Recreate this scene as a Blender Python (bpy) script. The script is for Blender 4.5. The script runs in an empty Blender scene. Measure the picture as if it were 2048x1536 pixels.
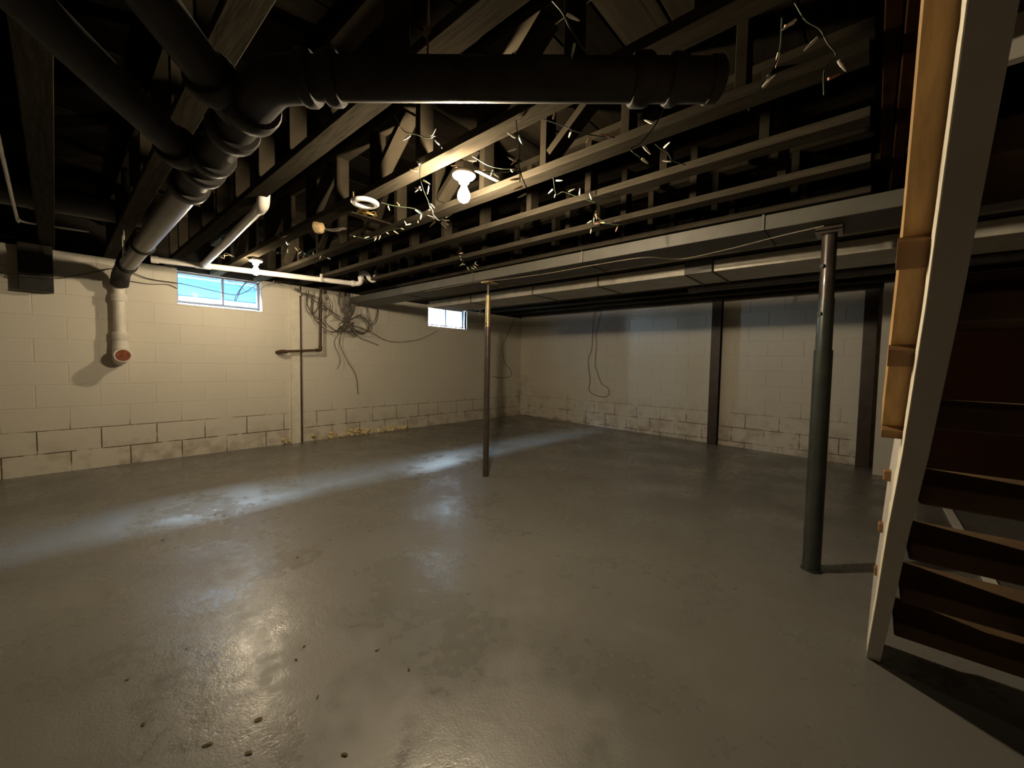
import bpy, math, random
from mathutils import Vector, Matrix
random.seed(7)
SC = bpy.context.scene
COL = SC.collection

# ------------------------------------------------------------------ camera, world, exposure
def setup_view():
    yaw, pit, rol = math.radians(41.62), math.radians(2.884), math.radians(1.01)
    fwd = Vector((math.cos(yaw)*math.cos(pit), math.sin(yaw)*math.cos(pit), -math.sin(pit)))
    right = Vector((math.sin(yaw), -math.cos(yaw), 0))
    up = right.cross(fwd)
    c, s = math.cos(rol), math.sin(rol)
    r2 = c*right + s*up
    u2 = -s*right + c*up
    m = Matrix((r2, u2, -fwd)).transposed().to_4x4()
    m.translation = Vector((0, 0, 1.055))
    cam = bpy.data.cameras.new('camera')
    cam.sensor_width = 36.0
    cam.lens = 810.5/2048*36.0
    cam.clip_start = 0.02
    o = bpy.data.objects.new('camera', cam)
    COL.objects.link(o)
    o.matrix_world = m
    SC.camera = o
    w = bpy.data.worlds.new('sky')
    SC.world = w
    w.use_nodes = True
    bg = w.node_tree.nodes['Background']
    bg.inputs[0].default_value = (0.68, 0.84, 1.0, 1)
    bg.inputs[1].default_value = WORLD_STRENGTH
    vs = SC.view_settings
    SC.display_settings.display_device = 'sRGB'
    vs.view_transform = 'Standard'
    vs.look = 'None'
    vs.gamma = 1.0
    vs.exposure = EXPOSURE
    vs.use_curve_mapping = False
    try:
        SC.cycles.max_bounces = 10
        SC.cycles.diffuse_bounces = 6
        SC.cycles.glossy_bounces = 4
        SC.cycles.transparent_max_bounces = 12
        SC.cycles.caustics_reflective = False
        SC.cycles.caustics_refractive = False
        SC.cycles.use_denoising = True
    except Exception:
        pass

WORLD_STRENGTH = 290.0
EXPOSURE = 0.15
BULB_STRENGTH = 900.0
BULB_COLOR = (1.0, 0.81, 0.54, 1)
setup_view()

def portal(name, loc, sx, sy):
    l = bpy.data.lights.new(name, 'AREA')
    l.shape = 'RECTANGLE'; l.size = sx; l.size_y = sy
    l.cycles.is_portal = True
    o = bpy.data.objects.new(name, l); COL.objects.link(o)
    o.location = loc
    o.rotation_euler = (math.radians(-90), 0, 0)   # faces -Y, into the room

portal('window_light', (1.25, 5.64, 1.79), 0.80, 0.36)
portal('window_light', (4.475, 5.64, 1.81), 0.82, 0.34)

# ------------------------------------------------------------------ coordinates (metres)
G = {"ST":{"a":[[1.157,1.621,1.985],[1.152,1.621,1.927],[1.16,1.608,1.862],[1.174,1.588,1.806],[1.182,1.575,1.76],[1.203,1.549,1.718],[1.222,1.528,1.728]],
 "b":[[1.193,1.063,1.985],[1.196,1.054,1.918],[1.2,1.046,1.871],[1.196,1.047,1.813],[1.205,1.032,1.756],[1.221,1.01,1.705]],
 "c":[[1.291,1.413,2.0],[1.335,1.36,1.96],[1.378,1.311,1.945],[1.426,1.257,1.944],[1.38,1.307,1.927],[1.32,1.376,1.932],[1.267,1.436,1.947],[1.226,1.483,1.95]],
 "d":[[1.171,0.918,1.925],[1.218,0.864,1.903],[1.247,0.83,1.884],[1.288,0.783,1.871],[1.341,0.723,1.864]],
 "e":[[1.304,0.517,1.917],[1.284,0.534,1.846],[1.265,0.552,1.799],[1.237,0.579,1.751],[1.218,0.6,1.735],[1.236,0.577,1.709]],
 "f":[[1.31,0.225,1.99],[1.421,0.245,1.985],[1.405,0.258,1.919],[1.389,0.273,1.89],[1.369,0.292,1.839],[1.355,0.305,1.802]],
 "g":[[1.335,0.201,2.03],[1.354,0.177,1.984],[1.378,0.148,1.961],[1.39,0.131,1.925],[1.404,0.112,1.89],[1.384,0.133,1.852],[1.38,0.131,1.785]],
 "h":[[0.87,0.657,1.985],[0.886,0.637,1.956],[0.898,0.621,1.918],[0.918,0.594,1.867],[0.932,0.577,1.851]],
 "i":[[0.979,1.557,2.09],[1.002,1.526,2.028],[1.033,1.491,2.016],[1.072,1.446,2.0],[1.092,1.424,2.009],[1.107,1.403,1.959]],
 "j":[[1.264,2.153,1.965],[1.344,2.136,1.965],[1.446,2.083,1.965],[1.544,2.144,1.965],[1.592,2.378,1.965],[1.564,2.579,1.965],[1.582,2.849,1.965],[1.441,2.876,1.965]],
 "k":[[1.122,3.341,1.97],[1.251,3.48,1.97],[1.41,3.648,1.97],[1.497,3.714,1.97],[1.553,3.643,1.97],[1.682,3.726,1.97]],
 "l":[[1.224,3.939,2.0],[1.351,3.979,2.0],[1.46,3.947,2.0],[1.548,3.862,2.0]],
 "m":[[2.482,1.5,1.99],[2.192,1.297,1.985],[2.199,1.286,1.949],[2.224,1.255,1.919],[2.252,1.223,1.908],[2.284,1.187,1.903]],
 "n":[[1.693,0.726,1.985],[1.707,0.71,1.967],[1.727,0.685,1.948],[1.74,0.668,1.917],[1.778,0.625,1.899]],
 "o":[[1.676,1.239,1.99],[1.841,1.338,1.985],[1.867,1.31,1.997],[1.91,1.26,1.976],[1.981,1.177,1.942]],
 "p":[[2.257,2.641,1.975],[2.379,2.743,1.975],[2.56,2.888,1.975],[2.671,2.969,1.975],[2.633,2.856,1.975],[2.55,2.721,1.975]],
 "q":[[1.011,4.544,1.985],[1.029,4.437,1.985],[1.022,4.311,1.985],[1.081,4.398,1.985],[1.109,4.389,1.985]],
 "s":[[1.267,5.36,1.945],[1.323,5.36,1.899],[1.379,5.36,1.88],[1.428,5.36,1.848],[1.466,5.36,1.814],[1.507,5.36,1.848],[1.583,5.36,1.853],[1.662,5.36,1.923],[1.759,5.36,1.968],[1.835,5.36,1.944]]},"CA":{"upper":[[-0.288,5.42,1.732],[-0.236,5.42,1.728],[-0.197,5.275,1.708],[-0.125,5.275,1.708],[0.019,5.275,1.72],[0.058,5.425,1.745],[0.197,5.425,1.805],[0.379,5.425,1.888]],
 "win":[[0.517,5.42,1.874],[0.644,5.42,1.833],[0.878,5.42,1.825],[1.133,5.42,1.796],[1.293,5.42,1.775],[1.403,5.42,1.784],[1.513,5.42,1.862],[1.648,5.42,1.987]],
 "win2":[[0.492,5.435,1.79],[0.645,5.435,1.785],[0.78,5.435,1.802],[0.859,5.435,1.773]],
 "loop":[[1.468,5.4,1.944],[1.418,5.4,1.846],[1.378,5.4,1.74],[1.358,5.4,1.704],[1.368,5.4,1.761],[1.438,5.4,1.883],[1.508,5.4,1.962]],
 "back":[[6.375,3.68,2.131],[6.375,3.752,1.855],[6.375,3.764,1.589],[6.375,3.776,1.323],[6.375,3.842,1.144],[6.375,3.79,0.785],[6.375,3.805,0.604],[6.375,3.68,0.522],[6.375,3.5,0.498],[6.375,3.405,0.557],[6.375,3.438,0.668],[6.375,3.557,0.733],[6.375,3.663,0.968],[6.375,3.697,1.074],[6.375,3.678,1.41],[6.375,3.693,1.587],[6.375,3.623,1.891],[6.375,3.582,2.123]],
 "corner":[[6.173,5.435,1.963],[5.957,5.435,1.619],[5.818,5.435,1.366],[5.898,5.435,1.074],[6.095,5.435,0.906],[6.053,5.435,0.795],[5.761,5.435,0.769],[5.551,5.435,0.811]],
 "hang1":[[2.595,5.38,1.871],[2.622,5.38,1.639],[2.566,5.38,1.467],[2.476,5.38,1.294],[2.557,5.38,1.076],[2.516,5.38,0.941]],
 "hang2":[[2.674,5.4,1.883],[2.645,5.4,1.609],[2.596,5.4,1.47],[2.561,5.4,1.279],[2.672,5.4,1.044],[2.787,5.4,0.85],[2.824,5.4,0.582]],
 "swag":[[2.712,5.42,1.548],[2.971,5.42,1.498],[3.25,5.42,1.371],[3.505,5.42,1.354],[3.871,5.42,1.421],[4.218,5.42,1.573]],
 "tail":[[2.666,5.4,1.543],[2.81,5.4,1.402],[2.999,5.4,1.335],[3.133,5.4,1.291]],
 "duct":[[2.649,3.624,1.81],[2.641,3.16,1.81],[2.634,2.759,1.81],[2.696,2.563,1.81],[2.74,2.035,1.81],[2.723,1.56,1.81],[2.749,1.223,1.81],[2.935,1.049,1.81],[2.884,0.747,1.81],[2.769,0.432,1.81],[2.716,0.228,1.81]]},"TG":[[[1.969,5.33,1.938],[2.026,5.33,1.886],[2.269,5.33,1.825],[2.529,5.33,1.594],[2.646,5.33,1.571]],[[1.94,5.33,1.916],[2.085,5.33,1.863],[2.331,5.33,1.737],[2.597,5.33,1.6]],[[2.097,5.33,1.914],[2.096,5.33,1.741],[2.205,5.33,1.596],[2.299,5.33,1.573]],[[2.134,5.33,1.932],[2.114,5.33,1.712],[2.193,5.33,1.639],[2.268,5.33,1.761],[2.301,5.33,1.925]],[[2.207,5.33,1.911],[2.175,5.33,1.688],[2.217,5.33,1.566],[2.362,5.33,1.45],[2.474,5.33,1.445],[2.597,5.33,1.534]],[[2.318,5.33,1.575],[2.395,5.33,1.484],[2.528,5.33,1.429],[2.666,5.33,1.452]],[[2.364,5.33,1.889],[2.409,5.33,1.778],[2.383,5.33,1.646],[2.318,5.33,1.607]],[[2.476,5.33,1.917],[2.598,5.33,1.867],[2.625,5.33,1.67],[2.667,5.33,1.573]],[[2.668,5.33,1.876],[2.688,5.33,1.744],[2.646,5.33,1.571]],[[2.753,5.33,1.853],[2.724,5.33,1.714],[2.66,5.33,1.606]],[[2.66,5.33,1.606],[2.774,5.33,1.671],[2.884,5.33,1.641],[2.929,5.33,1.547],[2.869,5.33,1.459],[2.752,5.33,1.478],[2.681,5.33,1.554]],[[2.667,5.33,1.607],[2.825,5.33,1.69],[2.96,5.33,1.599],[2.96,5.33,1.493],[2.847,5.33,1.443],[2.723,5.33,1.49]],[[2.597,5.33,1.6],[2.667,5.33,1.506],[2.709,5.33,1.441],[2.597,5.33,1.453],[2.528,5.33,1.528],[2.611,5.33,1.602]],[[2.646,5.33,1.571],[2.583,5.33,1.466],[2.501,5.33,1.473],[2.597,5.33,1.547]],[[2.907,5.33,1.851],[2.945,5.33,1.702],[2.967,5.33,1.529],[2.907,5.33,1.475],[2.81,5.33,1.517]],[[3.091,5.33,1.824],[3.037,5.33,1.641],[2.922,5.33,1.525]],[[2.703,5.33,1.88],[2.598,5.33,1.767],[2.529,5.33,1.726]],[[2.667,5.33,1.553],[2.752,5.33,1.423],[2.702,5.33,1.42],[2.653,5.33,1.525]]],
 "coil":[[5.2,5.41,1.961]],
 "P":{"ring":[1.197,2.229,1.972],
 "pvc2":[[0.959,4.68,1.95],[0.828,2.707,1.955]],
 "trap":[[2.271,4.537,1.947],[2.317,4.486,1.96],[2.345,4.457,2.001],[2.35,4.456,2.053],[2.366,4.439,2.07],[2.389,4.413,2.065],[2.399,4.398,2.014],[2.418,4.377,2.032],[2.424,4.376,2.089],[2.436,4.364,2.124]],
 "brA":[[-0.027,1.55,1.9],[0.141,1.756,1.88],[0.41,2.082,1.855]],
 "brB":[[0.169,1.319,1.91],[0.285,1.422,1.89],[0.398,1.487,1.86]],
 "thin":[[-0.152,3.181,2.06],[-0.163,4.819,2.06],[-0.084,4.841,2.06],[0.205,4.78,2.06]],
 "dim":[[-0.225,4.495,2.12],[0.351,4.317,2.12]],
 "gas":[[2.296,5.36,2.086],[2.294,5.36,1.895],[2.284,5.36,1.187],[1.83,5.36,1.152]],
 "cond":[[2.061,5.42,1.9],[2.075,5.42,-0.055]],
 "stick":[[5.381,-0.517,-0.107],[3.333,-0.538,-0.108]],
 "leaf":[[0.805,1.394,-0.073],[0.832,1.22,-0.076],[0.554,1.339,-0.074],[0.265,1.4,-0.073],[0.338,1.286,-0.075],[0.523,1.082,-0.079],[0.392,1.385,-0.073],[0.618,1.615,-0.069],[0.57,1.566,-0.07],[0.136,1.88,-0.064],[0.397,3.135,-0.042],[0.71,3.383,-0.037],[0.754,3.329,-0.038],[0.853,3.297,-0.039],[0.973,3.222,-0.04],[1.396,3.819,-0.029],[1.443,3.776,-0.03],[0.306,1.921,-0.064],[0.151,1.619,-0.069],[0.875,2.368,-0.056]],
 "nest":[1.216,2.873,1.97],
 "brass":[1.425,2.612,2.02],
 "foam":[[1.875,5.44,-0.029],[2.053,5.44,0.029],[2.575,5.44,0.031],[2.905,5.44,0.1],[3.265,5.44,0.023],[3.753,5.44,0.001]]}}
YW, XW, SL = 5.454, 6.393, 0.018
def floor_z(y): return SL*(y-YW)

# ------------------------------------------------------------------ materials
def newmat(name):
    m = bpy.data.materials.new(name); m.use_nodes = True
    nt = m.node_tree
    return m, nt, nt.nodes['Principled BSDF'], nt.nodes.new('ShaderNodeTexCoord')

def N(nt, t, **kw):
    n = nt.nodes.new(t)
    for k, v in kw.items():
        if k.startswith('i_'):
            key = k[2:]
            key = int(key) if key.isdigit() else key
            n.inputs[key].default_value = v
        else: setattr(n, k, v)
    return n

def ramp(nt, src, p0, c0, p1, c1):
    r = nt.nodes.new('ShaderNodeValToRGB')
    e = r.color_ramp.elements
    e[0].position = p0; e[0].color = c0 if len(c0) == 4 else (*c0, 1)
    e[1].position = p1; e[1].color = c1 if len(c1) == 4 else (*c1, 1)
    nt.links.new(src, r.inputs[0])
    return r

def mixc(nt, fac, a, b):
    m = nt.nodes.new('ShaderNodeMix'); m.data_type = 'RGBA'
    for sock, v in ((m.inputs[0], fac), (m.inputs[6], a), (m.inputs[7], b)):
        if isinstance(v, bpy.types.NodeSocket): nt.links.new(v, sock)
        elif isinstance(v, (int, float)): sock.default_value = v
        else: sock.default_value = (*v, 1)
    return m.outputs[2]

def math_(nt, op, a, b=None):
    m = nt.nodes.new('ShaderNodeMath'); m.operation = op
    for i, v in enumerate((a, b)):
        if v is None: continue
        if isinstance(v, bpy.types.NodeSocket): nt.links.new(v, m.inputs[i])
        else: m.inputs[i].default_value = v
    return m.outputs[0]

def maprange(nt, v, a, b, c, d):
    m = nt.nodes.new('ShaderNodeMapRange')
    nt.links.new(v, m.inputs[0])
    for i, x in enumerate((a, b, c, d)): m.inputs[i+1].default_value = x
    return m.outputs[0]

def noise(nt, co, scale, detail=4, rough=.55, mapping=None):
    n = N(nt, 'ShaderNodeTexNoise', i_Scale=scale, i_Detail=detail, i_Roughness=rough)
    if mapping:
        mp = N(nt, 'ShaderNodeMapping'); mp.inputs['Scale'].default_value = mapping
        nt.links.new(co, mp.inputs[0]); co = mp.outputs[0]
    nt.links.new(co, n.inputs['Vector'])
    return n.outputs[0]

def bump(nt, b, h, strength, dist=.01):
    n = N(nt, 'ShaderNodeBump'); n.inputs['Strength'].default_value = strength
    n.inputs['Distance'].default_value = dist
    nt.links.new(h, n.inputs['Height']); nt.links.new(n.outputs[0], b.inputs['Normal'])

def simple(name, col, rough=.6, metal=0., var=.25, scale=9., bumps=.15, rand=0., stretch=None, coat=0.):
    m, nt, b, tc = newmat(name)
    nz = noise(nt, tc.outputs['Object'], scale, 5, .6, stretch)
    dark = tuple(c*(1-var) for c in col); lite = tuple(min(1, c*(1+var)) for c in col)
    c = ramp(nt, nz, .3, dark, .7, lite).outputs[0]
    if rand:
        oi = N(nt, 'ShaderNodeObjectInfo')
        k = maprange(nt, oi.outputs['Random'], 0, 1, 1-rand, 1+rand)
        hsv = N(nt, 'ShaderNodeHueSaturation'); nt.links.new(k, hsv.inputs['Value']); nt.links.new(c, hsv.inputs['Color'])
        c = hsv.outputs[0]
    nt.links.new(c, b.inputs['Base Color'])
    b.inputs['Roughness'].default_value = rough
    b.inputs['Metallic'].default_value = metal
    b.inputs['Coat Weight'].default_value = coat
    if bumps: bump(nt, b, nz, bumps, .004)
    return m

def emit(name, col, s):
    m, nt, b, tc = newmat(name)
    b.inputs['Base Color'].default_value = (.8, .8, .8, 1)
    b.inputs['Emission Color'].default_value = col
    b.inputs['Emission Strength'].default_value = s
    return m

def mat_block(name, base, mortar=False):
    m, nt, b, tc = newmat(name)
    geo = N(nt, 'ShaderNodeNewGeometry')
    pos = geo.outputs['Position']
    sx = N(nt, 'ShaderNodeSeparateXYZ'); nt.links.new(pos, sx.inputs[0])
    n1 = noise(nt, pos, 1.7, 5)
    n2 = noise(nt, pos, 6.5, 6, .62)
    n3 = noise(nt, pos, 90, 3)
    c = ramp(nt, n1, .3, tuple(x*.93 for x in base), .72, base).outputs[0]
    # damp stains near the floor, more of them by the corner
    z = sx.outputs[2]
    low = maprange(nt, z, .02 if not mortar else .36, .34 if not mortar else .47, 1, 0)
    cornerx = maprange(nt, sx.outputs[0], 5.75, 6.35, 0, 1)
    cornery = maprange(nt, sx.outputs[1], 4.95, 5.44, 0, 1)
    corner = math_(nt, 'MULTIPLY', cornerx, math_(nt, 'MULTIPLY', cornery, maprange(nt, z, .35, 1.05, 1, 0)))
    backw = maprange(nt, sx.outputs[0], 6.2, 6.35, 0, 1)
    lowb = math_(nt, 'MULTIPLY', backw, maprange(nt, z, .0, .62, .9, 0))
    reach = math_(nt, 'MAXIMUM', math_(nt, 'MAXIMUM', low, lowb), corner)
    st = math_(nt, 'MULTIPLY', reach, maprange(nt, n2, .46 if not mortar else .41, .64 if not mortar else .50, 0, 1))
    stain = ramp(nt, n1, .35, (.20, .095, .04), .65, (.30, .22, .12)).outputs[0]
    k = .55 if not mortar else .95
    c = mixc(nt, math_(nt, 'MULTIPLY', st, k), c, stain if not mortar else (.075, .04, .018))
    if not mortar:
        spots = ramp(nt, noise(nt, pos, 3.3, 3), .70, (0, 0, 0), .78, (1, 1, 1)).outputs[0]
        sp = math_(nt, 'MULTIPLY', spots, math_(nt, 'MULTIPLY', backw, maprange(nt, z, .2, .75, .5, 0)))
        c = mixc(nt, sp, c, (.22, .19, .14))
    nt.links.new(c, b.inputs['Base Color'])
    b.inputs['Roughness'].default_value = .55 if not mortar else .8
    h = math_(nt, 'ADD', math_(nt, 'MULTIPLY', n3, .5), n2)
    bump(nt, b, h, .32, .006)
    return m

def mat_floor():
    m, nt, b, tc = newmat('painted_concrete')
    geo = N(nt, 'ShaderNodeNewGeometry'); pos = geo.outputs['Position']
    n1 = noise(nt, pos, .55, 2, .4)
    n2 = noise(nt, pos, 2.1, 3, .5)
    n3 = noise(nt, pos, 16, 6, .65)
    n4 = noise(nt, pos, 120, 2)
    n5 = noise(nt, pos, 15, 4, .7)
    c = ramp(nt, n1, .3, (.15, .144, .130), .72, (.19, .184, .169)).outputs[0]
    c = mixc(nt, ramp(nt, n2, .52, (0, 0, 0), .85, (.4, .4, .4)).outputs[0], c, (.14, .12, .095))
    c = mixc(nt, ramp(nt, n2, .22, (.4, .4, .4), .36, (0, 0, 0)).outputs[0], c, (.235, .23, .22))
    # worn spots down to reddish undercoat, and dirt specks
    n6 = noise(nt, pos, 6.3, 5, .62)
    c = mixc(nt, ramp(nt, n6, .66, (0, 0, 0), .76, (.6, .6, .6)).outputs[0], c, (.085, .05, .033))
    c = mixc(nt, ramp(nt, n5, .74, (0, 0, 0), .79, (.7, .7, .7)).outputs[0], c, (.04, .031, .023))
    nt.links.new(c, b.inputs['Base Color'])
    r = maprange(nt, n2, .36, .64, .19, .44)
    r = math_(nt, 'ADD', r, maprange(nt, n3, .3, .7, -.09, .13))
    nt.links.new(r, b.inputs['Roughness'])
    b.inputs['Specular IOR Level'].default_value = 1.0
    h = math_(nt, 'ADD', math_(nt, 'MULTIPLY', n3, .7), math_(nt, 'MULTIPLY', n4, .25))
    h = math_(nt, 'ADD', h, math_(nt, 'MULTIPLY', n2, .8))
    bump(nt, b, h, .22, .012)
    return m

def mat_glass():
    m, nt, b, tc = newmat('window_glass')
    out = nt.nodes['Material Output']
    t = N(nt, 'ShaderNodeBsdfTransparent'); t.inputs[0].default_value = (.93, .96, .97, 1)
    g = N(nt, 'ShaderNodeBsdfGlossy'); g.inputs['Roughness'].default_value = .05
    f = N(nt, 'ShaderNodeFresnel'); f.inputs[0].default_value = 1.06
    mx = N(nt, 'ShaderNodeMixShader')
    nt.links.new(f.outputs[0], mx.inputs[0]); nt.links.new(t.outputs[0], mx.inputs[1]); nt.links.new(g.outputs[0], mx.inputs[2])
    nt.links.new(mx.outputs[0], out.inputs[0])
    return m

M = {}
M['block'] = mat_block('painted_block', (.74, .69, .585))
M['mortar'] = mat_block('painted_mortar', (.72, .67, .567), True)
M['floor'] = mat_floor()
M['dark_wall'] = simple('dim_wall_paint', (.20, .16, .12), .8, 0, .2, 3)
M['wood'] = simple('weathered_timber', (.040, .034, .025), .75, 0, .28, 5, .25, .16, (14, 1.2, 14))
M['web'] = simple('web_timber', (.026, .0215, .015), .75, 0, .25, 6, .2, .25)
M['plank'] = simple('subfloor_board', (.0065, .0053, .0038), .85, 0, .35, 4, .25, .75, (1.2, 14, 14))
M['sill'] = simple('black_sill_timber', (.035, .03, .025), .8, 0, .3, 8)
M['pine'] = simple('bare_pine', (.40, .235, .085), .6, 0, .22, 6, .2, 0, (2, 12, 2))
M['pine_dark'] = simple('stained_pine', (.20, .10, .035), .6, 0, .25, 6, .2)
M['tread'] = simple('brown_tread_board', (.13, .085, .05), .7, 0, .3, 5, .2, .15)
M['stringer'] = simple('grey_white_paint', (.50, .47, .42), .55, 0, .08, 7, .2)
M['cream'] = simple('cream_paint', (.80, .75, .62), .5, 0, .12, 12, .3)
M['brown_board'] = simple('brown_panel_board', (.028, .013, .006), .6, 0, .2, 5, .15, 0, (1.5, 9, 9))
M['duct'] = simple('galvanised_sheet', (.085, .08, .068), .55, .1, .14, 5, .1, .1)
M['duct2'] = simple('bright_sheet_metal', (.42, .39, .33), .5, .2, .2, 7, .12, .1)
M['seam'] = simple('dark_duct_seam', (.13, .12, .11), .6, .4, .2, 12, 0)
M['iron'] = simple('black_cast_iron', (.024, .022, .020), .55, .1, .35, 12, .3)
M['gray_pipe'] = simple('grey_painted_pipe', (.115, .105, .095), .38, .1, .3, 9, .15)
M['pvc'] = simple('white_plastic_pipe', (.80, .76, .70), .35, 0, .06, 8, .05)
M['white_pipe'] = simple('white_painted_pipe', (.76, .71, .63), .45, 0, .14, 9, .2)
M['rust'] = simple('rusted_plug', (.26, .07, .03), .7, 0, .5, 25, .3)
M['rust_pipe'] = simple('rusty_gas_pipe', (.085, .045, .025), .6, .3, .4, 20, .3)
M['steel_dark'] = simple('dark_brown_steel', (.055, .042, .034), .35, .2, .3, 12, .1, 0, None, .3)
M['steel_green'] = simple('dark_green_steel', (.035, .042, .036), .3, .2, .3, 10, .1, 0, None, .3)
M['steel_gold'] = simple('tarnished_steel_tube', (.34, .25, .13), .35, .6, .3, 14, .1)
M['porcelain'] = simple('white_porcelain', (.85, .82, .76), .25, 0, .03, 6, 0, 0, None, .3)
M['plastic'] = simple('white_plastic', (.82, .79, .74), .4, 0, .04, 6, 0)
M['black_hole'] = simple('black_plastic', (.02, .02, .02), .6, 0, .2, 6, 0)
M['brass'] = simple('brass_wire', (.55, .36, .12), .4, .7, .3, 30, .1)
M['nest'] = simple('papery_tan', (.45, .32, .17), .9, 0, .4, 40, .5)
M['cable'] = simple('dark_grey_cable', (.10, .085, .07), .5, 0, .2, 20, 0)
M['cable_tan'] = simple('tan_cable', (.11, .088, .065), .5, 0, .2, 20, 0)
M['cable_white'] = simple('white_cable', (.75, .74, .72), .45, 0, .08, 20, 0)
M['green_wire'] = simple('dark_green_wire', (.045, .06, .035), .5, 0, .2, 30, 0)
M['mini_clear'] = simple('frosted_mini_bulb', (.85, .80, .70), .15, 0, .05, 20, 0)
M['mini_red'] = simple('red_mini_bulb', (.50, .26, .20), .2, 0, .1, 20, 0)
M['mini_orange'] = simple('orange_mini_bulb', (.66, .46, .28), .2, 0, .1, 20, 0)
M['mini_green'] = simple('green_mini_bulb', (.36, .46, .33), .2, 0, .1, 20, 0)
M['foam'] = simple('yellow_foam', (.78, .60, .33), .85, 0, .4, 30, .6)
M['leaf'] = simple('dry_leaf', (.10, .075, .03), .8, 0, .4, 30, .3)
M['frame'] = simple('blue_grey_window_frame', (.30, .32, .42), .5, 0, .1, 10, .05)
M['glass'] = mat_glass()
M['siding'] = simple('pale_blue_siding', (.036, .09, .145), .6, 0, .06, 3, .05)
M['added_roof'] = simple('added_roof_grey', (.06, .065, .074), .9, 0, .2, 8, .1)
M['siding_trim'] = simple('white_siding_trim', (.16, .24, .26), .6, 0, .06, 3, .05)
M['ground'] = simple('pale_gravel', (.50, .48, .43), .9, 0, .3, 12, .4)
M['foliage'] = simple('shrub_leaves', (.16, .26, .12), .7, 0, .4, 10, .2)
M['panel'] = simple('white_board', (.66, .63, .57), .55, 0, .05, 4, .05)
for k_ in ('wood', 'web', 'plank', 'sill', 'brown_board', 'tread', 'iron'):
    M[k_].node_tree.nodes['Principled BSDF'].inputs['Specular IOR Level'].default_value = .0 if k_ != 'iron' else .25
M['bulb'] = emit('lit_bulb', BULB_COLOR, BULB_STRENGTH*2.7)
M['bulb_window'] = emit('lit_bulb_by_window', BULB_COLOR, BULB_STRENGTH*.66)

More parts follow.
